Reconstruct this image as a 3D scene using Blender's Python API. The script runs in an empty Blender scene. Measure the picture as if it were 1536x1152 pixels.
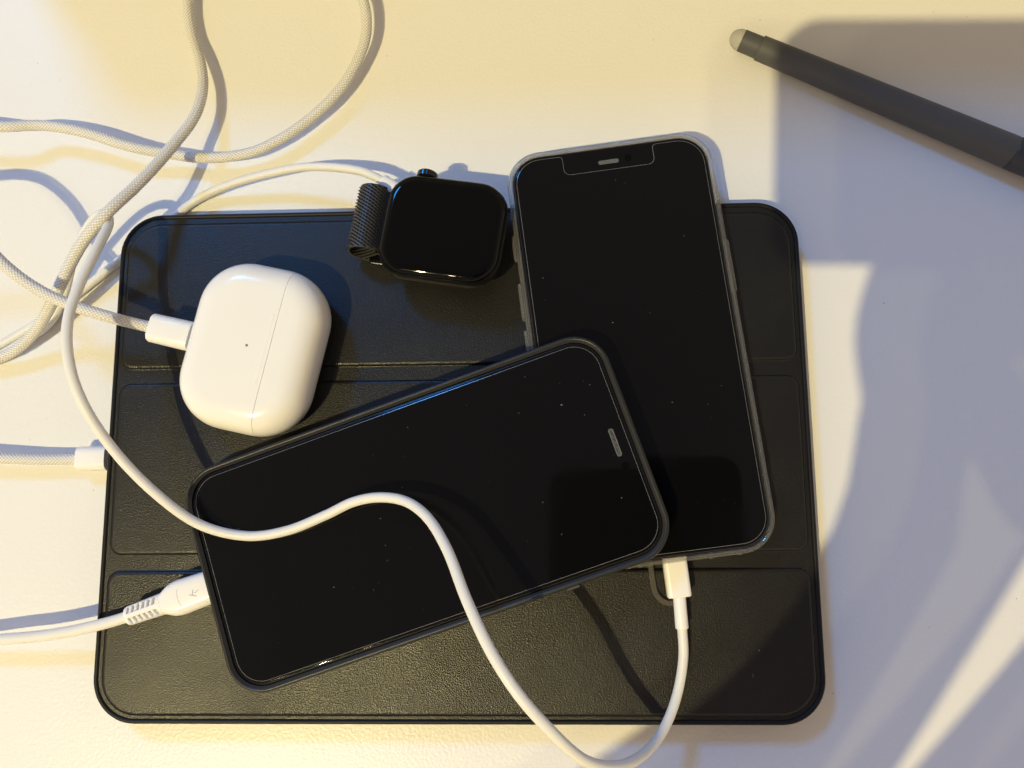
import bpy, bmesh, math, random
from mathutils import Vector, Matrix, Euler

random.seed(7)
S = 0.001                       # everything below is written in millimetres
scene = bpy.context.scene
C = scene.collection

# ------------------------------------------------------------------ camera
F = 1150.0                      # focal length in photo pixels (photo is 1536 x 1152)
CAM_POS = Vector((30.55, -12.83, 282.10))
CAM_ROT = Euler((math.radians(7.922), math.radians(2.113), math.radians(-0.482)), 'XYZ')
camd = bpy.data.cameras.new('camera')
camd.sensor_fit = 'HORIZONTAL'
camd.sensor_width = 36.0
camd.lens = 36.0 * F / 1536.0
camd.clip_start = 0.005
camd.clip_end = 50.0
cam = bpy.data.objects.new('camera', camd)
cam.location = CAM_POS * S
cam.rotation_euler = CAM_ROT
C.objects.link(cam)
scene.camera = cam
CAM_M = CAM_ROT.to_matrix()

# ------------------------------------------------------------------ world, lamps, exposure
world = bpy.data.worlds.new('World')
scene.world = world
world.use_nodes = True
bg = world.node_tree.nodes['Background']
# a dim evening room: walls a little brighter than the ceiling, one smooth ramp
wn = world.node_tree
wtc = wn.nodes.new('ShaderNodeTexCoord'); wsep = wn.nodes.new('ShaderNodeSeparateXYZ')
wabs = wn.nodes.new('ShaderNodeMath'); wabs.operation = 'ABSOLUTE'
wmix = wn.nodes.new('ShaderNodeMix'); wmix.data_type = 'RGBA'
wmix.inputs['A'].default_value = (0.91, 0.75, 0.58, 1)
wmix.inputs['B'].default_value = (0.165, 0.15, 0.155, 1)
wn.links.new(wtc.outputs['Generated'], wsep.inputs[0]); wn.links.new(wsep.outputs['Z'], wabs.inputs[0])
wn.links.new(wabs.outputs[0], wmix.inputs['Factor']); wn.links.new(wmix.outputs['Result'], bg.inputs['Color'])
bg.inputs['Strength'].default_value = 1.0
scene.view_settings.view_transform = 'Standard'
scene.view_settings.look = 'None'
scene.view_settings.exposure = 0.0
scene.view_settings.gamma = 1.0
scene.view_settings.use_curve_mapping = False
scene.cycles.sample_clamp_indirect = 3.0
scene.cycles.max_bounces = 14
scene.cycles.transmission_bounces = 12

def lamp(name, loc, energy, color, radius):
    d = bpy.data.lights.new(name, 'POINT')
    d.energy = energy; d.color = color; d.shadow_soft_size = radius * S
    o = bpy.data.objects.new(name, d)
    o.location = Vector(loc) * S
    C.objects.link(o)
    return o
WARM = (1.0, 0.84, 0.41)
lamp('ceiling_bulb', (-986, -1232, 2600), 282, WARM, 21)
lamp('ceiling_bulb', (-775, -1236, 2600), 32, WARM, 21)
lamp('ceiling_bulb', (-1179, -1211, 2600), 16, WARM, 21)
lamp('desk_lamp_light', (-840, 1245, 1500), 69, (0.03, 0.34, 1.0), 165)

# ------------------------------------------------------------------ helpers
def at(px, py, z):
    """point of the photograph's pixel (px, py) at height z above the table, in mm"""
    d = CAM_M @ Vector(((px - 768) / F, -(py - 576) / F, -1.0))
    return CAM_POS + d * ((z - CAM_POS.z) / d.z)

def new_obj(name, bm, mats, parent=None, smooth=True, angle=35):
    for v in bm.verts: v.co *= S
    bm.normal_update()
    me = bpy.data.meshes.new(name)
    bm.to_mesh(me); bm.free()
    for m in (mats if isinstance(mats, (list, tuple)) else [mats]): me.materials.append(m)
    if smooth:
        me.polygons.foreach_set('use_smooth', [True] * len(me.polygons))
        me.set_sharp_from_angle(angle=math.radians(angle))
    o = bpy.data.objects.new(name, me)
    C.objects.link(o)
    if parent: o.parent = parent
    return o

def thing(name, label, cat, loc=(0, 0, 0), rot=(0, 0, 0), group=None):
    o = bpy.data.objects.new(name, None)
    o.empty_display_size = 0.01
    o.location = Vector(loc) * S; o.rotation_euler = rot
    C.objects.link(o)
    tag(o, label, cat, group)
    return o

def tag(o, label, cat, group=None):
    o['label'] = label; o['category'] = cat
    if group: o['group'] = group
    return o

def rrect(w, h, r, n=10):
    """rounded rectangle outline, CCW; r = one radius or (TR, TL, BL, BR)"""
    rs = r if isinstance(r, (list, tuple)) else (r,) * 4
    pts = []
    for k, (sx, sy) in enumerate(((1, 1), (-1, 1), (-1, -1), (1, -1))):
        rr = max(min(rs[k], w / 2 - 1e-3, h / 2 - 1e-3), 0.01)
        cx, cy = sx * (w / 2 - rr), sy * (h / 2 - rr)
        for i in range(n + 1):
            a = math.pi / 2 * (k + i / n)
            pts.append((cx + rr * math.cos(a), cy + rr * math.sin(a)))
    return pts

def ring(bm, pts): return [bm.verts.new(p) for p in pts]

def bridge(bm, a, b, mi=0, closed=True):
    n = len(a); fs = []
    for i in range(n if closed else n - 1):
        j = (i + 1) % n
        try:
            f = bm.faces.new((a[i], a[j], b[j], b[i])); f.material_index = mi; fs.append(f)
        except ValueError: pass
    return fs

def slab(bm, w, h, r, prof, n=10, cx=0, cy=0, cap=(True, True), mats=None):
    """stack of rounded rectangles: prof = [(inset, z), ...] from bottom to top"""
    rings = []
    if cap[0]: prof = [(prof[0][0] + .06, prof[0][1])] + list(prof); mats = [mats[0]] + list(mats) if mats else None
    if cap[1]: prof = list(prof) + [(prof[-1][0] + .06, prof[-1][1])]
    for ins, z in prof:
        rr = [max(q - ins, 0.05) for q in r] if isinstance(r, (list, tuple)) else max(r - ins, 0.05)
        rings.append(ring(bm, [(x + cx, y + cy, z) for x, y in rrect(w - 2 * ins, h - 2 * ins, rr, n)]))
    for i in range(len(rings) - 1):
        bridge(bm, rings[i], rings[i + 1], mats[min(i, len(mats) - 1)] if mats else 0)
    if cap[0]: bm.faces.new(rings[0][::-1])
    if cap[1]: bm.faces.new(rings[-1])
    return rings

def rounded_prof(z0, z1, r, k=4):
    """profile of a slab whose top and bottom edges are rounded with radius r"""
    p = []
    for i in range(k + 1):
        a = math.pi / 2 * i / k
        p.append((r - r * math.sin(a), z0 + r - r * math.cos(a)))
    for i in range(k + 1):
        a = math.pi / 2 * i / k
        p.append((r - r * math.cos(a), z1 - r + r * math.sin(a)))
    return p

def prism(bm, poly, z0, z1, bev=0.0):
    a = ring(bm, [(x, y, z0) for x, y in poly])
    b = ring(bm, [(x, y, z1) for x, y in poly])
    bridge(bm, a, b); bm.faces.new(a[::-1]); bm.faces.new(b)

def spline(pts, step):
    """centripetal Catmull-Rom through pts, resampled at equal arc length"""
    P = [Vector(p) for p in pts]
    P = [P[0] * 2 - P[1]] + P + [P[-1] * 2 - P[-2]]
    out = []
    for i in range(1, len(P) - 2):
        p0, p1, p2, p3 = P[i - 1:i + 3]
        t0 = 0; t1 = t0 + max((p1 - p0).length, 1e-6) ** .5
        t2 = t1 + max((p2 - p1).length, 1e-6) ** .5; t3 = t2 + max((p3 - p2).length, 1e-6) ** .5
        for k in range(40):
            t = t1 + (t2 - t1) * k / 40
            A1 = p0 * ((t1 - t) / (t1 - t0)) + p1 * ((t - t0) / (t1 - t0))
            A2 = p1 * ((t2 - t) / (t2 - t1)) + p2 * ((t - t1) / (t2 - t1))
            A3 = p2 * ((t3 - t) / (t3 - t2)) + p3 * ((t - t2) / (t3 - t2))
            B1 = A1 * ((t2 - t) / (t2 - t0)) + A2 * ((t - t0) / (t2 - t0))
            B2 = A2 * ((t3 - t) / (t3 - t1)) + A3 * ((t - t1) / (t3 - t1))
            out.append(B1 * ((t2 - t) / (t2 - t1)) + B2 * ((t - t1) / (t2 - t1)))
    out.append(P[-2])
    # smooth the height and the kinks a little
    for _ in range(6):
        out = [out[0]] + [(out[i - 1] + out[i] * 2 + out[i + 1]) / 4 for i in range(1, len(out) - 1)] + [out[-1]]
    res = [out[0].copy()]; acc = 0.0
    for a, b in zip(out, out[1:]):
        d = (b - a).length
        while acc + d >= step and d > 1e-9:
            a = a + (b - a) * ((step - acc) / d); res.append(a.copy()); acc = 0; d = (b - a).length
        acc += d
    return res

def tube(bm, path, radius, sides=14, braid=None, cap=True):
    """tube along a path; radius may be a function of distance; braid = (amplitude, strands, pitch)"""
    t = (path[1] - path[0]).normalized()
    nrm = t.orthogonal().normalized()
    lay = bm.verts.layers.float.new('thread') if braid else None
    prev = None; s = 0.0; last = path[0]
    for i, p in enumerate(path):
        tt = (path[min(i + 1, len(path) - 1)] - path[max(i - 1, 0)]).normalized()
        nrm = (nrm - tt * nrm.dot(tt)).normalized()
        bn = tt.cross(nrm)
        s += (p - last).length; last = p
        r0 = radius(s) if callable(radius) else radius
        vs = []
        for k in range(sides):
            a = 2 * math.pi * k / sides
            r = r0
            if braid:
                amp, ns, pitch = braid
                u = 2 * math.pi * s / pitch
                A = math.sin(ns * a / 2 + u); B = math.sin(ns * a / 2 - u)
                r += amp * (max(abs(A) ** .7, abs(B) ** .7) * 2 - 1.4 + .35 * A * B)
            v = bm.verts.new(p + (nrm * math.cos(a) + bn * math.sin(a)) * r)
            if braid: v[lay] = 0.5 + 0.5 * (abs(A) - abs(B))
            vs.append(v)
        if prev: bridge(bm, prev, vs)
        elif cap: bm.faces.new(vs[::-1])
        prev = vs
    if cap: bm.faces.new(prev)

def frame(p, d, up=(0, 0, 1)):
    """matrix with +x along d, z near up"""
    x = Vector(d).normalized(); y = Vector(up).cross(x).normalized(); z = x.cross(y)
    m = Matrix((x, y, z)).transposed().to_4x4(); m.translation = Vector(p)
    return m

def loft_x(bm, secs, n=6, M=None, cap=(True, True)):
    """secs = [(x, width(y), height(z), corner radius)], lofted along x"""
    rs = []
    for x, w, h, r in secs:
        rs.append(ring(bm, [(M @ Vector((x, a, b)) if M else Vector((x, a, b))) for a, b in rrect(w, h, r, n)]))
    for a, b in zip(rs, rs[1:]): bridge(bm, a, b)
    if cap[0]: bm.faces.new(rs[0][::-1])
    if cap[1]: bm.faces.new(rs[-1])
    return rs

# ------------------------------------------------------------------ materials
def mat(name, color, rough=0.5, spec=0.5, metallic=0.0, trans=0.0, ior=1.45, coat=0.0,
        bumps=(), mottle=None, rough_noise=None, sss=0.0):
    m = bpy.data.materials.new(name); m.use_nodes = True
    nt = m.node_tree; N = nt.nodes; L = nt.links
    b = N['Principled BSDF']
    b.inputs['Base Color'].default_value = (*color, 1)
    b.inputs['Roughness'].default_value = rough
    b.inputs['Specular IOR Level'].default_value = spec
    b.inputs['Metallic'].default_value = metallic
    b.inputs['Transmission Weight'].default_value = trans
    b.inputs['IOR'].default_value = ior
    b.inputs['Coat Weight'].default_value = coat
    if sss:
        b.inputs['Subsurface Weight'].default_value = sss
        b.inputs['Subsurface Radius'].default_value = (0.002, 0.0015, 0.001)
        b.inputs['Subsurface Scale'].default_value = 1.0
    tc = N.new('ShaderNodeTexCoord')
    def tex(kind, scale, detail=2.0):
        t = N.new('ShaderNodeTexNoise' if kind == 'noise' else 'ShaderNodeTexVoronoi')
        t.inputs['Scale'].default_value = scale
        if kind == 'noise': t.inputs['Detail'].default_value = detail
        L.new(tc.outputs['Object'], t.inputs['Vector'])
        return t.outputs['Fac'] if kind == 'noise' else t.outputs['Distance']
    prev = None
    for kind, scale, strength, dist in bumps:
        bn = N.new('ShaderNodeBump')
        bn.inputs['Strength'].default_value = strength
        bn.inputs['Distance'].default_value = dist * S
        L.new(tex(kind, scale), bn.inputs['Height'])
        if prev: L.new(prev, bn.inputs['Normal'])
        prev = bn.outputs['Normal']
    if prev: L.new(prev, b.inputs['Normal'])
    if mottle:                                   # (scale, second colour)
        mr = N.new('ShaderNodeMix'); mr.data_type = 'RGBA'
        mr.inputs['A'].default_value = (*color, 1); mr.inputs['B'].default_value = (*mottle[1], 1)
        L.new(tex('noise', mottle[0], 4.0), mr.inputs['Factor'])
        L.new(mr.outputs['Result'], b.inputs['Base Color'])
    if rough_noise:                              # (scale, low, high)
        mp = N.new('ShaderNodeMapRange')
        mp.inputs['From Min'].default_value = 0.35; mp.inputs['From Max'].default_value = 0.7
        mp.inputs['To Min'].default_value = rough_noise[1]; mp.inputs['To Max'].default_value = rough_noise[2]
        L.new(tex('noise', rough_noise[0], 5.0), mp.inputs['Value'])
        L.new(mp.outputs['Result'], b.inputs['Roughness'])
    return m

M = {}
M['table'] = mat('white_table_laminate', (0.80, 0.785, 0.765), 0.36, 0.38, bumps=(('noise', 850, 1.0, 0.13), ('noise', 260, 0.15, 0.15)),
                 mottle=(14, (0.77, 0.76, 0.745)))
M['leather'] = mat('black_leatherette', (0.0062, 0.006, 0.006), 0.36, 0.5, rough_noise=(35, 0.32, 0.42), bumps=(('voronoi', 2150, 0.9, 0.085), ('noise', 3600, 0.35, 0.03)))
M['tpu'] = mat('black_soft_plastic', (0.012, 0.012, 0.013), 0.38, 0.5, bumps=(('noise', 1800, 0.1, 0.03),))
M['lip'] = mat('matte_black_lip', (0.006, 0.006, 0.0065), 0.5, 0.3, bumps=(('noise', 1800, 0.25, 0.05),))
M['alu'] = mat('grey_aluminium', (0.25, 0.25, 0.26), 0.35, 0.5, metallic=1.0)
M['dark_alu'] = mat('graphite_metal', (0.05, 0.05, 0.055), 0.3, 0.5, metallic=0.8)
M['glass'] = mat('black_screen_glass', (0.003, 0.003, 0.0035), 0.05, 0.38, ior=1.42, rough_noise=(60, 0.03, 0.10))
M['glass_edge'] = mat('cut_glass_edge', (0.16, 0.16, 0.16), 0.15, 0.5)
M['watch_glass'] = mat('curved_watch_glass', (0.0015, 0.0015, 0.0018), 0.04, 0.25, ior=1.42)
M['watch_case'] = mat('black_watch_metal', (0.006, 0.006, 0.007), 0.18, 0.5)
M['lug'] = mat('black_lug_metal', (0.004, 0.004, 0.004), 0.55, 0.12)
M['mesh_wire'] = mat('black_steel_wire', (0.05, 0.05, 0.053), 0.28, 0.5, metallic=1.0)
M['clear'] = mat('clear_soft_plastic', (0.93, 0.92, 0.88), 0.03, 0.6, trans=0.90, ior=1.45)
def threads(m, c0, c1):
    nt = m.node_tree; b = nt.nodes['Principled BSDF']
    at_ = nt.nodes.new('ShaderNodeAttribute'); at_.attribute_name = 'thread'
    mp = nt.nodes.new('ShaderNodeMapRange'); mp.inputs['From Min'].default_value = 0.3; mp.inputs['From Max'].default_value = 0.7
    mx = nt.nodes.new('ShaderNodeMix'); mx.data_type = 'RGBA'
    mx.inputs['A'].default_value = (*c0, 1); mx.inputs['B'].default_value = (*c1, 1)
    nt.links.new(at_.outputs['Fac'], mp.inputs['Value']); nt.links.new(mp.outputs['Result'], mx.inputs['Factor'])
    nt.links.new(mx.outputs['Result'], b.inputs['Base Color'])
def see_through(m, k):
    nt = m.node_tree; out = nt.nodes['Material Output']; b = nt.nodes['Principled BSDF']
    t = nt.nodes.new('ShaderNodeBsdfTransparent'); t.inputs['Color'].default_value = (0.96, 0.95, 0.92, 1)
    mx = nt.nodes.new('ShaderNodeMixShader'); mx.inputs['Fac'].default_value = k
    nt.links.new(b.outputs[0], mx.inputs[1]); nt.links.new(t.outputs[0], mx.inputs[2]); nt.links.new(mx.outputs[0], out.inputs['Surface'])
M['clear_flap'] = mat('clear_soft_plastic_flap', (0.93, 0.92, 0.88), 0.05, 0.6, trans=0.93)
see_through(M['clear'], 0.26); see_through(M['clear_flap'], 0.1)
M['white'] = mat('gloss_white_plastic', (0.82, 0.81, 0.79), 0.16, 0.5, rough_noise=(120, 0.14, 0.24))
M['cable'] = mat('white_cable_rubber', (0.76, 0.75, 0.72), 0.42, 0.4, mottle=(60, (0.72, 0.71, 0.68)))
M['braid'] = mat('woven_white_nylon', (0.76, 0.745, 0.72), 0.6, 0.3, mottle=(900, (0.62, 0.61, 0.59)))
M['plug'] = mat('white_plug_plastic', (0.82, 0.81, 0.80), 0.3, 0.5)
M['pen'] = mat('dark_grey_rubber', (0.085, 0.086, 0.09), 0.55, 0.4, bumps=(('noise', 1500, 0.1, 0.03),))
M['pen_tip'] = mat('pale_grey_rubber', (0.44, 0.43, 0.39), 0.5, 0.4, sss=0.2)
M['pen_clip'] = mat('black_pen_plastic', (0.045, 0.045, 0.047), 0.45, 0.5)
M['led'] = mat('dark_status_window', (0.2, 0.19, 0.17), 0.3)
M['grey_mesh'] = mat('grey_speaker_mesh', (0.10, 0.10, 0.10), 0.6, bumps=(('voronoi', 4500, 0.9, 0.1),))
M['dust'] = mat('pale_dust', (0.55, 0.55, 0.55), 0.9)
M['dark_dust'] = mat('dark_dust', (0.08, 0.07, 0.06), 0.9)
M['gold'] = mat('gold_contact', (0.8, 0.6, 0.3), 0.25, metallic=1.0)
M['emblem'] = mat('grey_moulded_emblem', (0.55, 0.54, 0.52), 0.4)
M['skin'] = mat('skin', (0.55, 0.36, 0.27), 0.5, 0.4, sss=0.1, bumps=(('noise', 400, 0.1, 0.2),))
M['light_blocker'] = mat('grey_light_blocker', (0.35, 0.33, 0.31), 0.7)

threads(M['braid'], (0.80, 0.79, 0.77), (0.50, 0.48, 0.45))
# ------------------------------------------------------------------ table
bm = bmesh.new()
slab(bm, 1700, 1100, 8, rounded_prof(-26, 0, 2.0, 3), n=5, cx=60, cy=60)
table = new_obj('tabletop', bm, M['table'])
table['kind'] = 'structure'

# ------------------------------------------------------------------ tablet in its folio
TW, TH = 250.0, 181.5
tab = thing('tablet', 'tablet closed inside a black leatherette folio with three panels, lying under the phones', 'tablet')
bm = bmesh.new()
def back_outline(ins):
    """rounded outline whose lower edge stands out at both corners (grip guards)"""
    o = []
    for x, y in rrect(TW + 1.4 - 2 * ins, TH + 1.0 - 2 * ins, 15 - ins, 12): o.append((x, y))
    # split the lower edge: last point of BL corner -> first point of BR corner
    k = 3 * 13
    yb = -(TH + 1.0) / 2 + ins
    g = 1.5
    left = [(-99 - ins, yb), (-97.5, yb + g)]; right = [(76.5, yb + g), (78 + ins, yb)]
    return o[:k] + left + right + o[k:]
prof = rounded_prof(0, 8.0, 1.6, 3)
rings = [ring(bm, [(x, y, z) for x, y in back_outline(i)]) for i, z in prof]
for a, b in zip(rings, rings[1:]): bridge(bm, a, b)
bm.faces.new(rings[0][::-1]); bm.faces.new(rings[-1])
new_obj('back_case', bm, M['tpu'], tab)
for xb in (88.0, 101.0, 114.0):              # little press marks on the lower right guard
    bm = bmesh.new(); slab(bm, 0.35, 1.6, 0.1, [(0, 8.0), (0, 8.15)], n=2, cx=xb, cy=-90.0)
    new_obj('guard_mark', bm, M['glass_edge'], tab)
bm = bmesh.new()
slab(bm, TW - 2.6, TH - 2.6, 13.7, [(0, 7.9), (0, 8.6)], n=12)
new_obj('tablet_body', bm, M['alu'], tab)
bm = bmesh.new()                                 # soft black lip running round the folio
lip = [(0, 8.0), (0, 9.7), (.12, 10.25), (.45, 10.6), (.9, 10.72), (1.3, 10.62), (1.6, 10.35), (1.75, 9.9)]
slab(bm, TW + .6, TH + .6, 15.3, lip, n=14, cap=(False, False))
new_obj('edge_lip', bm, M['lip'], tab)
bm = bmesh.new()
slab(bm, TW - .6, TH - .6, 14.7, rounded_prof(8.4, 10.05, 0.8, 4), n=14)
new_obj('front_cover', bm, M['leather'], tab)
def yy(py): return at(700, py, 11).y
for y1, y0, rad in ((yy(327), yy(546), (12.5, 12.5, 4, 4)), (yy(569), yy(829), (4, 4, 4, 4)), (yy(855), yy(1074), (4, 4, 12.5, 12.5))):
    bm = bmesh.new()
    slab(bm, TW - 5.8, y1 - y0, rad, [(-.55, 10.02), (-.2, 10.12), (0, 10.3), (0.1, 10.55), (0.3, 10.78), (0.62, 10.93), (1.1, 11.0)], n=8, cy=(y0 + y1) / 2)
    new_obj('cover_panel', bm, M['leather'], tab)

# ------------------------------------------------------------------ phones
def specks(name, parent, w, h, z, n, rmin=0.035, rmax=0.095):
    bm = bmesh.new()
    for _ in range(n):
        x, y = random.uniform(-w / 2, w / 2), random.uniform(-h / 2, h / 2)
        r = random.uniform(rmin, rmax) * random.choice((1, 1, 1, 1.6)); a = random.uniform(0, 3.14)
        e = random.choice((1, 1, 1, 2.5))
        vs = [bm.verts.new((x + r * e * math.cos(a) * math.cos(t) - r * math.sin(a) * math.sin(t),
                            y + r * e * math.sin(a) * math.cos(t) + r * math.cos(a) * math.sin(t), z)) for t in (0, 1.57, 3.14, 4.71)]
        top = bm.verts.new((x, y, z + r * .7))
        for i in range(4): bm.faces.new((vs[i], vs[(i + 1) % 4], top))
    for _ in range(1 if name == 'dust' and n > 30 else 0):              # a tiny hair
        x, y = random.uniform(-w / 2, w / 2), random.uniform(-h / 2, h / 2); a = random.uniform(0, 6.28)
        pts = [Vector((x + math.cos(a + k * .35) * k * .5, y + math.sin(a + k * .35) * k * .5, z + .05)) for k in range(4)]
        tube(bm, pts, 0.022, 4)
    o = new_obj(name, bm, M['dust'], parent, smooth=False); o['kind'] = 'stuff'
    return o

def phone(root, L, W, kind):
    """phone lying along local x with its top at +x; base of its case at z = 0"""
    cm = M['clear'] if kind == 'clear' else M['tpu']
    R = 10.5
    gz = 8.7                                       # top of the glass
    bm = bmesh.new(); slab(bm, L, W, R, rounded_prof(1.25, 8.2, 0.7, 3), n=12)
    new_obj('body', bm, M['dark_alu'], root)
    # screen: glass with a rolled edge, and on it a protector sheet with a bright cut edge
    bm = bmesh.new(); slab(bm, L - 1.2, W - 1.2, R - .6, [(0, 8.2), (0, 8.35), (.12, 8.48), (.4, 8.55)], n=14)
    new_obj('screen', bm, M['glass'], root)
    pm = 1.5
    pw, ph = L - 2 * pm, W - 2 * pm
    poly = rrect(pw, ph, R - pm, 12)
    if kind == 'clear':                            # notch cut into the protector's top edge (at +x)
        hn, dn, q = 16.2, 7.2, 2.2
        x1 = pw / 2
        notch = []
        for sx, sy, c in ((-1, -1, 1), (-1, 1, 1)):
            pass
        nt = [(x1, -hn - q)]
        nt += [(x1 - q + q * math.sin(t), -hn - q + q - q * math.cos(t)) for t in []]
        seq = []
        for k in range(6):
            t = math.pi / 2 * k / 5; seq.append((x1 - q * .6 + q * .6 * math.cos(t), -hn - q * .6 + q * .6 * math.sin(t)))
        for k in range(6):
            t = math.pi / 2 * k / 5; seq.append((x1 - dn + q - q * math.sin(t), -hn + q - q * math.cos(t)))
        seq2 = [(x, -y) for x, y in seq[::-1]]
        # outline is CCW starting at the TR corner; the right edge runs from the last BR point to the first TR point
        poly = poly + seq + seq2
    bm = bmesh.new()
    a = ring(bm, [(x, y, 8.5) for x, y in poly])
    b = ring(bm, [(x, y, gz - .04) for x, y in poly])
    bridge(bm, a, b, 1)
    # bevelled cut edge: inset copy toward the polygon's inside by normals
    n = len(poly); ins = []; ins2 = []
    for i in range(n):
        p0 = Vector(poly[i - 1]); p1 = Vector(poly[i]); p2 = Vector(poly[(i + 1) % n])
        d1 = (p1 - p0); d2 = (p2 - p1)
        d1 = d1.normalized() if d1.length > 1e-6 else d2.normalized(); d2 = d2.normalized() if d2.length > 1e-6 else d1
        nn = Vector((-(d1 + d2).y, (d1 + d2).x)); nn = nn.normalized() if nn.length > 1e-6 else Vector((-d1.y, d1.x))
        ins.append(p1 + nn * .14); ins2.append(p1 + nn * .22)
    c = ring(bm, [(p.x, p.y, gz) for p in ins])
    bridge(bm, b, c, 1)
    d = ring(bm, [(p.x, p.y, gz) for p in ins2]); bridge(bm, c, d); bm.faces.new(d)
    new_obj('screen_protector', bm, [M['glass'], M['glass_edge']], root, angle=9)
    # earpiece slot and camera
    ex = L / 2 - (5.8 if kind == 'clear' else 5.7)
    ew = 7.4 if kind == 'clear' else 9.5
    bm = bmesh.new(); slab(bm, 1.7 if kind != 'clear' else 1.5, ew, .74, [(0, gz - .1), (0, gz + .02), (.25, gz + .06), (.4, gz - .0)], n=6, cx=ex)
    new_obj('earpiece', bm, M['grey_mesh'], root)
    bm = bmesh.new()
    slab(bm, 2.4, 2.4, 1.19, [(0, gz - .05), (0, gz + .012)], n=6, cx=ex + .6, cy=-ew / 2 - 3.4)
    new_obj('front_camera', bm, M['watch_glass'], root)
    specks('dust', root, pw - 8, ph - 8, gz + .005, 42 if kind != 'clear' else 20)
    # case: one shell, floor plus wall with a rounded lip
    t = 1.9 if kind == 'clear' else 2.3
    ow, oh = L + 2 * t, W + 2 * t
    lip = 9.35
    wall = [(0.9, 0.0), (0.35, 0.25), (0.05, 0.9), (0, 2.0), (0, 7.0), (0.1, 8.2), (0.35, 8.9), (0.8, lip - .05), (1.2, lip), (1.5, lip - .15), (1.75, 8.95), (t - .02, 8.5), (t - .02, 1.2)]
    bm = bmesh.new()
    if kind == 'clear':
        wall = [(0.9, 0.0), (0.35, 0.25), (0.05, 0.9), (0, 2.0), (0, 6.6), (0.12, 7.7), (0.4, 8.3), (0.62, 8.45), (0.74, 8.5), (0.86, 8.9), (1.05, 9.25), (1.35, lip), (1.62, 9.2), (1.8, 8.8), (t - .02, 8.4), (t - .02, 1.2)]
    rg = slab(bm, ow, oh, R + t, wall, n=14)
    cs = new_obj('phone_case', bm, cm, root)
    return L + 2 * t, W + 2 * t, t

# clear-cased phone (flat on the tablet)
cp = thing('smartphone', 'black phone in a transparent case, upright at the right with a charging plug below', 'phone',
           (64.5, 37.1, 11.02), (0, 0, math.radians(6.83 + 90)), 'phones stacked on the tablet')
ow, oh, tt = phone(cp, 146.0, 70.6, 'clear')
for x, l in ((41, 9), (21, 13), (4, 13)):           # raised covers of the side keys, left side of the phone
    bm = bmesh.new()
    slab(bm, l, 1.3, .6, [(0, 3.2), (0, 6.4), (.3, 6.8)], n=4, cx=x, cy=oh / 2 + .3)
    new_obj('side_button', bm, M['clear'], cp)
bm = bmesh.new(); slab(bm, 19, 1.2, .55, [(0, 3.2), (0, 6.4), (.3, 6.8)], n=4, cx=24, cy=-oh / 2 - .2)
new_obj('side_button', bm, M['clear'], cp)
# flap below the port: a flat clear loop hanging off the lower edge, and speaker holes
bm = bmesh.new()
fx = -ow / 2
def u_shape(r, cx0, length):
    p = [(fx + .2, r), (cx0, r)]
    for k in range(1, 12):
        a = math.pi / 2 + math.pi * k / 12
        p.append((cx0 + r * math.cos(a), r * math.sin(a)))
    p += [(cx0, -r), (fx + .2, -r)]
    return p
outer = u_shape(6.6, fx - 8.2, 0); inner = u_shape(4.9, fx - 8.2, 0)
o1 = ring(bm, [(x, y, 0.1) for x, y in outer]); o2 = ring(bm, [(x, y, 1.5) for x, y in outer])
i1 = ring(bm, [(x, y, 0.1) for x, y in inner]); i2 = ring(bm, [(x, y, 1.5) for x, y in inner])
bridge(bm, o1, o2, closed=False); bridge(bm, i2, i1, closed=False); bridge(bm, o2, i2, closed=False); bridge(bm, i1, o1, closed=False)
bm.faces.new((o1[0], i1[0], i2[0], o2[0])); bm.faces.new((o2[-1], i2[-1], i1[-1], o1[-1]))
bmesh.ops.recalc_face_normals(bm, faces=bm.faces)
new_obj('port_flap', bm, M['clear_flap'], cp)
for yv in (-24, -14.5, 9.5, 13.5):
    bm = bmesh.new()
    pts = [Vector((fx + .0, yv + .75 * math.cos(a * math.pi / 5), 5 + 1.3 * math.sin(a * math.pi / 5))) for a in range(11)]
    tube(bm, pts, .28, 6)
    new_obj('case_hole_rim', bm, M['clear_flap'], cp)

# black-cased phone, leaning on the clear one
ry, rx = math.radians(-3.4), math.radians(-2.2)
rot = Euler((rx, ry, math.radians(18.8)), 'XYZ')
glass_c = Vector((-9.75, -19.5, 26.4))
base_c = glass_c - rot.to_matrix() @ Vector((0, 0, 8.7))
bp = thing('smartphone', 'phone in a matte black case lying aslant, white cable draped across its screen', 'phone',
           base_c, rot, 'phones stacked on the tablet')
ow2, oh2, t2 = phone(bp, 148.6, 73.3, 'black')
bm = bmesh.new(); slab(bm, 4.4, 1.0, .4, [(0, 4.5), (0, 8.2), (.3, 8.6)], n=4, cx=40, cy=-oh2 / 2 - .1)
new_obj('side_button', bm, M['pen_clip'], bp)

specks('dust', tab, TW - 12, TH - 12, 11.0, 60, 0.03, 0.07)

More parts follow.
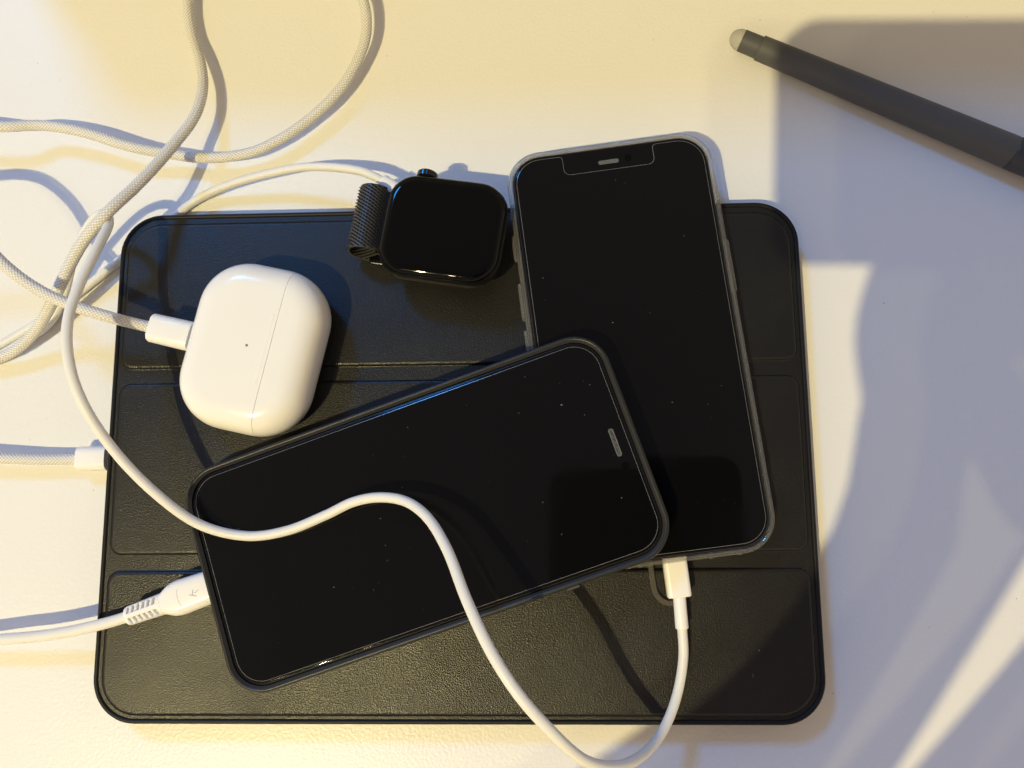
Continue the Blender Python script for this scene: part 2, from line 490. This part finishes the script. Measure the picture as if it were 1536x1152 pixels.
# ------------------------------------------------------------------ earbud case
ebc = at(386, 525, 21.5); eb_rz = math.radians(-12.8)
eb = thing('earbud_case', 'glossy white rounded earbud charging case with its lid closed, resting on the folio', 'earbud case',
           (ebc.x, ebc.y, 11.02), (0, 0, eb_rz))
EW, EH, ET = 45.6, 59.0, 21.4                    # local x = lid direction, y = long axis
def eb_mesh():
    bm = bmesh.new()
    pr = []
    K = 22
    for i in range(K + 1):
        a = -math.pi / 2 + math.pi * i / K
        c, s = math.cos(a), math.sin(a)
        ex = 2 / 2.35
        pr.append((9.6 * (1 - abs(c) ** ex), ET / 2 + ET / 2 * math.copysign(abs(s) ** ex, s)))
    rings = slab(bm, EW, EH, 17.5, pr, n=14, cap=(False, False))
    # nearly flat faces with a slight crown
    for rg, zc, flip in ((rings[-1], 1, False), (rings[0], -1, True)):
        prev = rg; z0 = rg[0].co.z
        for f, dz in ((.8, .10), (.5, .2), (.2, .25)):
            nr = ring(bm, [(v.co.x * f, v.co.y * f, z0 + zc * dz) for v in rg])
            bridge(bm, *( (nr, prev) if flip else (prev, nr))); prev = nr
        bm.faces.new(prev[::-1] if flip else prev)
    bmesh.ops.recalc_face_normals(bm, faces=bm.faces)
    return bm
seam = 8.4
for nm, sgn in (('case_body', -1), ('case_lid', 1)):
    bm = eb_mesh()
    g = bmesh.ops.bisect_plane(bm, geom=bm.verts[:] + bm.edges[:] + bm.faces[:], plane_co=(seam + sgn * .06, 0, 0),
                               plane_no=(-sgn, 0, 0), clear_outer=True)
    ed = [e for e in g['geom_cut'] if isinstance(e, bmesh.types.BMEdge)]
    r = bmesh.ops.extrude_edge_only(bm, edges=ed)
    for v in [v for v in r['geom'] if isinstance(v, bmesh.types.BMVert)]:
        c = Vector((0, 0, ET / 2)); d = Vector((0, v.co.y, v.co.z - ET / 2))
        v.co -= Vector((0, d.y, d.z)).normalized() * 1.0
    bmesh.ops.recalc_face_normals(bm, faces=bm.faces)
    new_obj(nm, bm, M['white'], eb)
bm = bmesh.new()                                 # finger groove beside the seam
slab(bm, 1.5, 25, .7, [(0, ET - .15), (.0, ET + .17), (.3, ET + .25)], n=5, cx=seam - 1.9, cy=-.5)
new_obj('opening_tab', bm, M['white'], eb)
bm = bmesh.new(); slab(bm, .95, .95, .47, [(0, ET - .1), (0, ET + .27)], n=5, cx=.6, cy=-.3)
new_obj('status_light', bm, M['led'], eb)

# ------------------------------------------------------------------ watch
wc = at(664, 343, 28)
wrot = Euler((math.radians(-3), math.radians(-1.5), math.radians(-9.2)), 'XYZ')
wt = thing('smart_watch', 'black smart watch with a dark curved screen and a woven metal band folded under it', 'watch',
           (wc.x, wc.y, 18.6), wrot)
WL, WW = 43.2, 38.0
bm = bmesh.new()
slab(bm, WL, WW, 10.8, [(6.5, 0), (2.6, .5), (1.1, 1.6), (.3, 3.4), (0, 5.0), (.05, 6.4), (.35, 7.6), (.6, 8.1)], n=12)
new_obj('watch_body', bm, M['watch_case'], wt)
bm = bmesh.new()
pr = [(0, 8.0), (0.0, 8.15)]
for i in range(1, 9):
    a = math.pi / 2 * i / 8
    pr.append((3.0 * (1 - math.cos(a)), 8.15 + 2.0 * math.sin(a)))
slab(bm, WL - 1.3, WW - 1.3, 10.2, pr, n=14)
new_obj('watch_screen', bm, M['watch_glass'], wt)
bm = bmesh.new()                                 # crown with milled edge
prev = None
for y, r in ((0, 2.6), (.4, 3.3), (.7, 3.6), (2.5, 3.6), (2.9, 3.2), (3.0, 2.4)):
    vs = [bm.verts.new((-9.6 + (r + (.14 if k % 2 and .6 < y < 2.2 else 0)) * math.cos(2 * math.pi * k / 56), WW / 2 - .35 + y,
                        4.9 + (r + (.14 if k % 2 and .6 < y < 2.2 else 0)) * math.sin(2 * math.pi * k / 56))) for k in range(56)]
    if prev: bridge(bm, vs, prev)
    prev = vs
bm.faces.new(prev[::-1])
bmesh.ops.recalc_face_normals(bm, faces=bm.faces)
new_obj('crown', bm, M['watch_case'], wt, angle=25)
# lug and woven band: path in local x/z, curling down and back under the watch
bm = bmesh.new()
loft_x(bm, [(-24.6, 21.5, 1.8, .85), (-23.4, 23, 2.4, 1.1), (-19.5, 24, 2.6, 1.2)], M=Matrix.Translation((0, 1.8, 2.4)))
new_obj('band_lug', bm, M['lug'], wt)
band = [(-23.6, 3.4), (-26.0, 5.4), (-29.2, 6.0), (-32.0, 4.6), (-33.6, 1.5), (-33.4, -2.2), (-31.0, -4.9), (-26, -5.9), (-16, -6.3), (0, -6.3), (16, -6.2)]
bpath = spline([(x, 0, z) for x, z in band], 1.05)
bm = bmesh.new(); bmb = bmesh.new()
BW = 24.0; BY = 2.6
prevr = None
for i, p in enumerate(bpath):
    t = (bpath[min(i + 1, len(bpath) - 1)] - bpath[max(i - 1, 0)]).normalized()
    nv = Vector((t.z, 0, -t.x)) * -1
    nv = Vector((-t.z, 0, t.x)) if Vector((-t.z, 0, t.x)).dot(Vector((-1, 0, 1))) > 0 and i < 12 else nv
    sk = BY - i * .05
    rg = [bm.verts.new(p + Vector((0, y + sk, 0)) + nv * h) for y, h in ((-BW / 2, -.35), (-BW / 2, .35), (BW / 2, .35), (BW / 2, -.35))]
    if prevr: bridge(bm, prevr, rg)
    prevr = rg
    if i < 26:
        # woven wire: one slanting bead per crossing, leaning left and right in turn
        for k in range(19):
            y = -BW / 2 + (k + .5 + (.5 if i % 2 else 0)) * BW / 19.5
            for side in (1, -1):
                c = p + Vector((0, y + sk, 0)) + nv * (.42 * side)
                ax = (t * .66 + Vector((0, .42, 0)))
                bx = ax.cross(nv).normalized() * .30; up = nv * (.55 * side)
                q = [c - ax, c + bx, c + ax, c - bx]
                vs = [bmb.verts.new(v) for v in q]; tp = bmb.verts.new(c + up)
                for j in range(4):
                    bmb.faces.new((vs[j], vs[(j + 1) % 4], tp))
bmesh.ops.recalc_face_normals(bm, faces=bm.faces)
bd = new_obj('band', bm, M['pen_clip'], wt)
wv = new_obj('woven_wire', bmb, M['mesh_wire'], bd, smooth=True, angle=80); wv['kind'] = 'stuff'
bm = bmesh.new(); slab(bm, 9, 3.2, 1.2, rounded_prof(-5.2, -2.6, .8, 3), n=4, cx=-22.5, cy=-BW / 2 + 1.0)
new_obj('buckle', bm, M['mesh_wire'], wt)

# ------------------------------------------------------------------ cables
def pathpx(pts): return [at(*p) for p in pts]

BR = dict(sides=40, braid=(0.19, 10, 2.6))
# braided cable from the earbud case, looping off the left and across the top left
c1 = thing('charging_cable', 'white braided cable plugged into the earbud case, looping across the upper left table', 'cable', at(225, 490, 0))
A = [(232, 492, 22.3), (205, 486, 24.5), (170, 477, 28), (100, 455, 31.5), (50, 430, 33.5), (0, 391, 36)]
A_out = [(-165, 82, 38.5), (-179, 91, 40), (-196, 92, 40), (-222, 86, 37), (-252, 92, 31), (-264, 112, 25), (-250, 130, 19), (-218, 132, 15)]
A2 = [(0, 190, 12), (60, 188, 9), (120, 197, 9), (200, 221, 8.5), (255, 231, 6.5), (310, 237, 6), (375, 229, 6), (415, 212, 6), (455, 186, 6), (500, 146, 6.5), (528, 107, 7),
     (548, 58, 8), (549, 20, 9), (541, -10, 10), (515, -60, 11), (440, -110, 10), (350, -90, 8), (292, -40, 6), (282, 0, 5), (288, 50, 4.5), (301, 95, 6.5), (304, 132, 9), (293, 172, 12.5), (258, 220, 18),
     (205, 278, 26.5), (160, 320, 32), (128, 358, 30), (106, 395, 26), (88, 433, 23), (68, 473, 15), (48, 503, 9), (20, 527, 6), (-20, 545, 4), (-80, 570, 2.5)]
pa = spline(pathpx(A) + [Vector(p) for p in A_out] + pathpx(A2), 0.22)
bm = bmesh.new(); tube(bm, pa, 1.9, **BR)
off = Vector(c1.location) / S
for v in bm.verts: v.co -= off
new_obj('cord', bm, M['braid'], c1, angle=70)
def local(bm, root):
    inv = root.matrix_world if False else None
    o = Vector(root.location) / S
    for v in bm.verts: v.co -= o
p0 = at(226, 491, 22.3); p1 = at(300, 508, 21.8)
d = p1 - p0
bm = bmesh.new()
loft_x(bm, [(0, 8.4, 4.4, 2.0), (.25, 9.6, 5.6, 2.6), (.8, 10.3, 6.2, 3.0), (14.5, 10.6, 6.4, 3.1), (15.0, 10.3, 6.2, 3.0)], M=frame(p0, d), n=7)
local(bm, c1); new_obj('plug', bm, M['plug'], c1)

# braided cable of the tablet
c2 = thing('charging_cable', 'white braided cable with a short plug pushed into the left edge of the folio', 'cable', at(120, 688, 0))
B = [(125, 688, 5.4), (95, 689, 5.2), (50, 689, 5.6), (0, 687, 6.2), (-60, 684, 6), (-140, 690, 3)]
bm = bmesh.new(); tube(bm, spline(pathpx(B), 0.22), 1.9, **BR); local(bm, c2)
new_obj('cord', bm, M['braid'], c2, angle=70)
p0 = at(117, 688, 5.4); d = at(170, 687, 5.2) - p0
bm = bmesh.new()
loft_x(bm, [(0, 7.6, 4.4, 1.9), (.25, 8.4, 5.2, 2.3), (.8, 8.8, 5.8, 2.7), (11.2, 8.9, 5.9, 2.8)], M=frame(p0, d), n=7)
local(bm, c2); new_obj('plug', bm, M['plug'], c2)

# plain white cable of the clear-cased phone
c3 = thing('charging_cable', 'smooth white cable curving from the left over the black phone down to the clear-cased phone', 'cable', at(1020, 900, 0))
E_ = [(1023, 940, 15.6), (1025, 985, 14.6), (1014, 1048, 14.5), (990, 1103, 20), (940, 1146, 37), (880, 1142, 50), (820, 1090, 58), (775, 1038, 60), (735, 975, 59), (700, 900, 55), (670, 823, 48),
      (640, 775, 41), (608, 752, 36), (570, 746, 33), (530, 753, 30), (490, 772, 27.5), (430, 796, 24.8), (370, 804, 23.6), (300, 787, 26), (230, 737, 33), (165, 668, 40), (122, 600, 46),
      (103, 540, 48), (102, 480, 47), (120, 425, 43), (147, 370, 37), (163, 335, 30), (158, 320, 26), (140, 330, 21), (112, 380, 14), (97, 438, 7), (75, 483, 2.5), (35, 512, 1.6), (-20, 545, 1.6), (-90, 590, 1.6)]
bm = bmesh.new(); tube(bm, spline(pathpx(E_), 0.9), 1.65, sides=20); local(bm, c3)
new_obj('cord', bm, M['cable'], c3, angle=70)
p0 = at(1019, 895, 16.0); d = at(1011, 838, 16.4) - p0
bm = bmesh.new()
loft_x(bm, [(0, 7.4, 4.2, 1.2), (.25, 7.9, 4.7, 1.4), (.6, 8.0, 4.9, 1.5), (12.8, 8.0, 4.9, 1.5)], M=frame(p0, d), n=6)
local(bm, c3); new_obj('plug', bm, M['plug'], c3)
p2 = at(1023, 943, 15.6)
bm = bmesh.new()
loft_x(bm, [(0, 3.9, 3.9, 1.9), (.3, 4.4, 4.3, 2.1), (11.5, 4.2, 4.0, 1.9)], M=frame(p2, p0 - p2), n=6)
local(bm, c3); new_obj('strain_relief', bm, M['plug'], c3)

# watch charger: puck under the watch with its cable running under the folio corner
c4 = thing('watch_charger', 'white charging puck under the watch, its smooth cable running left under the folio corner', 'charger', at(667, 349, 11))
bm = bmesh.new()
slab(bm, 27.6, 27.6, 13.79, rounded_prof(14.2, 18.4, 1.2, 3), n=12, cx=wc.x, cy=wc.y)
local(bm, c4)
for v in bm.verts: v.co.z += 0
new_obj('puck', bm, M['white'], c4)
W_ = [(620, 306, 16), (598, 289, 16.2), (578, 274, 16.2), (545, 258, 16), (500, 251, 14.5), (455, 251, 12), (410, 259, 9), (360, 272, 6.5), (320, 287, 4), (292, 302, 2), (240, 343, 1.6), (178, 392, 1.6), (115, 442, 1.6),
      (60, 482, 1.6), (10, 512, 1.6), (-60, 548, 1.6)]
bm = bmesh.new(); tube(bm, spline(pathpx(W_), 0.9), 1.62, sides=20); local(bm, c4)
new_obj('cord', bm, M['cable'], c4, angle=70)
q0 = at(573, 271, 16.2); q1 = at(594, 286, 16.2)
bm = bmesh.new(); loft_x(bm, [(0, 4.4, 4.0, 1.9), (.4, 5.2, 4.6, 2.2), (6, 5.8, 4.8, 2.3)], M=frame(q0, q1 - q0), n=5); local(bm, c4)
new_obj('strain_relief', bm, M['plug'], c4)

# cable of the black phone, with a slotted boot
c5 = thing('charging_cable', 'white cable with a slotted boot plugged into the black-cased phone at lower left', 'cable', at(240, 905, 0))
Fp = [(205, 919, 17.2), (185, 927, 16.8), (150, 937, 15.5), (100, 948, 13), (50, 955, 11), (0, 959, 10), (-60, 964, 8), (-140, 975, 4)]
bm = bmesh.new(); tube(bm, spline(pathpx(Fp), 0.9), 1.95, sides=20); local(bm, c5)
new_obj('cord', bm, M['cable'], c5, angle=70)
p0 = at(190, 925, 17.2); p1 = at(330, 875, 17.0); d = (p1 - p0)
Mx = frame(p0, d)
bm = bmesh.new()
bl = 13.2
loft_x(bm, [(0, 4.6, 4.2, 2.0), (.5, 6.0, 5.2, 2.5), (1.4, 6.6, 5.7, 2.7), (bl, 7.4, 6.2, 2.9)], n=7)
boot = bm
cut = bmesh.new()
for k in range(6):
    for sy in (1, -1):
        x = 2.3 + k * 1.85
        Mk = Matrix.Translation((x, sy * (1.75 + .012 * x), 3.1)) @ Matrix.Rotation(sy * math.radians(-18), 4, 'Z')
        for v0 in (1,):
            r1 = ring(cut, [Mk @ Vector((a, b, -1.5)) for a, b in rrect(.85, 2.3, .4, 3)])
            r2 = ring(cut, [Mk @ Vector((a, b, 1.5)) for a, b in rrect(.85, 2.3, .4, 3)])
            bridge(cut, r1, r2); cut.faces.new(r1[::-1]); cut.faces.new(r2)
for v in boot.verts: v.co = Mx @ v.co
for v in cut.verts: v.co = Mx @ v.co
local(boot, c5); local(cut, c5)
bo = new_obj('slotted_boot', boot, M['plug'], c5)
cu = new_obj('cutter', cut, M['plug'])
cu.location = c5.location
md = bo.modifiers.new('slots', 'BOOLEAN'); md.operation = 'DIFFERENCE'; md.object = cu; md.solver = 'EXACT'
bpy.context.view_layer.update()
dg = bpy.context.evaluated_depsgraph_get()
nm = bpy.data.meshes.new_from_object(bo.evaluated_get(dg))
bo.modifiers.clear(); bo.data = nm
bpy.data.objects.remove(cu, do_unlink=True)
bm = bmesh.new()
loft_x(bm, [(bl - .2, 7.2, 6.0, 2.8), (bl + .6, 7.8, 6.3, 2.9), (bl + 2.2, 9.6, 6.8, 3.0), (bl + 3.6, 11.0, 7.0, 3.1), (bl + 5.4, 11.8, 7.1, 3.1), (bl + 7, 12.0, 7.1, 3.1), (bl + 19, 11.2, 7.0, 3.1)], M=Mx, n=7)
local(bm, c5); new_obj('plug', bm, M['plug'], c5)
bm = bmesh.new()                                 # moulded mark: three short strokes meeting in a K
for (x0, y0), (x1, y1) in (((-1.5, -.2), (.9, -1.5)), ((-.4, -.6), (.2, .9)), ((.6, -.3), (2.0, .3))):
    tube(bm, [Mx @ Vector((bl + 12.2 + x0, y0, 3.56)), Mx @ Vector((bl + 12.2 + x1, y1, 3.56))], .16, 5)
local(bm, c5); new_obj('emblem', bm, M['emblem'], c5)
bm = bmesh.new()
tube(bm, [Mx @ Vector((bl + 7.6 - .8 * math.cos(t * .35), 2.9 * math.sin(t * .35), 3.50)) for t in range(-4, 5)], .12, 5)
local(bm, c5); new_obj('moulding_line', bm, M['emblem'], c5)

# ------------------------------------------------------------------ pen
tip = at(1097, 50, 6.0); far = at(1545, 236, 7.5)
ax = (far - tip); ax.z = 0.35 * 1; axn = Vector((ax.x, ax.y, 1.6)).normalized()
pen = thing('pen', 'dark grey rubber-barrelled pen with a pale domed tip, lying at the upper right', 'pen', tip)
Mp = frame(Vector((0, 0, -1.6)), axn)
def lathe(bm, prof, sides=40):
    prev = None
    for x, r in prof:
        vs = [bm.verts.new(Mp @ Vector((x, r * math.cos(2 * math.pi * k / sides), r * math.sin(2 * math.pi * k / sides)))) for k in range(sides)]
        if prev: bridge(bm, prev, vs)
        else: bm.faces.new(vs[::-1])
        prev = vs
    bm.faces.new(prev)
    bmesh.ops.recalc_face_normals(bm, faces=bm.faces)
bm = bmesh.new(); lathe(bm, [(4.7 * (1 - math.cos(math.pi / 2 * i / 10)) , .02 + 3.95 * math.sin(math.pi / 2 * i / 10)) for i in range(11)] + [(5.0, 3.9)])
new_obj('tip', bm, M['pen_tip'], pen)
bm = bmesh.new(); lathe(bm, [(4.7, 4.0), (4.75, 4.08), (12.2, 4.15)])
new_obj('collar', bm, M['pen'], pen)
bm = bmesh.new(); lathe(bm, [(12.0, 4.5), (12.15, 4.66), (60, 5.3), (112, 6.0), (112.3, 5.8)])
new_obj('barrel', bm, M['pen'], pen)
bm = bmesh.new(); lathe(bm, [(112.2, 5.6), (112.6, 5.9), (113, 6.05), (140, 5.9), (146, 4.5), (150, 2.0), (151.5, .8)])
new_obj('grip', bm, M['pen_clip'], pen)

# ------------------------------------------------------------------ dust on the table
bm = bmesh.new()
for px, py in ((1326, 455), (1394, 941), (57, 95), (12, 18), (240, 50), (90, 120), (1450, 25), (1400, 18), (1140, 30), (70, 628), (36, 705), (140, 735), (580, 84), (1250, 1040), (1525, 898), (980, 60), (45, 660)):
    p = at(px, py, 0.02); a = random.uniform(0, 3.14); r = random.uniform(.08, .16); e = 3 if (px, py) in ((1326, 455), (1394, 941)) else 1.3
    vs = [bm.verts.new((p.x + r * e * math.cos(a) * math.cos(t) - r * math.sin(a) * math.sin(t), p.y + r * e * math.sin(a) * math.cos(t) + r * math.cos(a) * math.sin(t), .01)) for t in (0, 1.05, 2.1, 3.14, 4.2, 5.2)]
    tp = bm.verts.new((p.x, p.y, .12))
    for i in range(6): bm.faces.new((vs[i], vs[(i + 1) % 6], tp))
o = new_obj('dust', bm, M['dark_dust'], smooth=False); o['kind'] = 'stuff'
tag(o, 'scattered dark dust specks lying on the white table', 'dust')

# ------------------------------------------------------------------ just outside the picture: the phone that takes it, the hands that hold it, and an added block that cuts off the cool lamp
back = CAM_M @ Vector((0, 0, 1))
lens = CAM_POS + back * 2.2
tp_ = thing('camera_phone', 'dark phone held level above the table, its shadow falling at the upper right', 'phone', lens, CAM_ROT)
bm = bmesh.new()
slab(bm, 165, 81, 14, rounded_prof(0, 10, 2.2, 3), n=10, cx=82.5 - 30, cy=-40.5 + 24)
new_obj('body', bm, M['tpu'], tp_)
bm = bmesh.new(); slab(bm, 10, 10, 4.9, [(0, -.9), (0, .1)], n=8, cx=-12, cy=8)
new_obj('lens', bm, M['watch_glass'], tp_)

def limb(name, label, chains, group):
    """one continuous skinned surface: chains = lists of (x, y, z, radius); chains start on an earlier point (index pair)"""
    me = bpy.data.meshes.new(name); vs = []; es = []; rad = []; idx = {}
    for ci, (root, pts) in enumerate(chains):
        last = idx[root] if root is not None else None
        for k, (x, y, z, r) in enumerate(pts):
            vs.append((x * S, y * S, z * S)); rad.append(r * S); i = len(vs) - 1; idx[(ci, k)] = i
            if last is not None: es.append((last, i))
            last = i
    me.from_pydata(vs, es, []); me.materials.append(M['skin'])
    o = bpy.data.objects.new(name, me); C.objects.link(o)
    sk = o.modifiers.new('skin', 'SKIN'); sk.use_smooth_shade = True
    for i, r in enumerate(rad): me.skin_vertices[0].data[i].radius = (r, r)
    me.skin_vertices[0].data[0].use_root = True
    sb = o.modifiers.new('sub', 'SUBSURF'); sb.levels = 1; sb.render_levels = 2
    tag(o, label, 'hand', group)
    return o
# left arm: from the lower left up to the phone's lower edge; each finger runs from the wrist over its knuckle
limb('person', 'left hand and forearm reaching in from below to hold the phone above the table',
     [(None, [(-147, -357, 250, 69.0), (-92, -299, 256, 52.9), (-30, -245, 262, 40.2), (14, -207, 268, 30.0), (49, -168, 276, 26.5), (53, -143, 284, 26.0)]),
      ((0, 5), [(34, -123, 290, 15.1), (28, -101, 296, 13.0), (32, -81, 305, 9.7), (38, -65, 307, 8.6)]),
      ((0, 5), [(46, -119, 290, 16.2), (48, -95, 296, 14.0), (52, -73, 305, 9.7), (56, -55, 306, 8.6)]),
      ((0, 5), [(60, -119, 290, 16.2), (68, -97, 296, 14.0), (73, -75, 305, 9.7), (75, -58, 306, 8.6)]),
      ((0, 5), [(70, -127, 288, 15.1), (84, -105, 294, 13.0), (92, -85, 303, 9.2), (94, -71, 304, 8.1)]),
      ((0, 4), [(36, -145, 278, 15.1), (34, -119, 284, 13.0), (44, -103, 285, 10.8)])], 'hands holding the phone overhead')
limb('person', 'right hand and forearm at the right, steadying the phone above the table',
     [(None, [(8, -367, 250, 75.9), (77, -275, 258, 71.5), (117, -215, 266, 54.6), (134, -175, 278, 41.6), (147, -147, 286, 36.4)]),
      ((0, 4), [(114, -125, 290, 16.2), (104, -103, 296, 14.0), (110, -81, 305, 9.7), (114, -65, 307, 8.6)]),
      ((0, 4), [(128, -121, 290, 16.2), (126, -97, 296, 14.0), (130, -73, 305, 9.7), (132, -55, 306, 8.6)]),
      ((0, 4), [(144, -121, 290, 16.2), (148, -97, 296, 14.0), (153, -75, 305, 9.7), (153, -58, 306, 8.6)]),
      ((0, 4), [(156, -129, 288, 15.1), (168, -107, 294, 13.0), (172, -87, 303, 9.2), (170, -73, 304, 8.1)]),
      ((0, 3), [(108, -153, 278, 16.2), (92, -129, 284, 14.0), (86, -107, 285, 10.8)])], 'hands holding the phone overhead')

bx = thing('light_blocker', 'unseen grey block added beyond the upper edge to shade the table from cool light', 'light_blocker', (127, 287, 0))  # added, unseen: stands in the cool lamp's path to dim the table's top strip
bm = bmesh.new(); slab(bm, 660, 100, 4, rounded_prof(0, 138, 2.5, 3), n=4)
new_obj('blocker_body', bm, M['light_blocker'], bx)
bm = bmesh.new(); slab(bm, 664, 104, 5, rounded_prof(118, 144, 2, 3), n=4)
new_obj('lid', bm, M['light_blocker'], bx)  # upper part of the added blocker, sets its shading edge
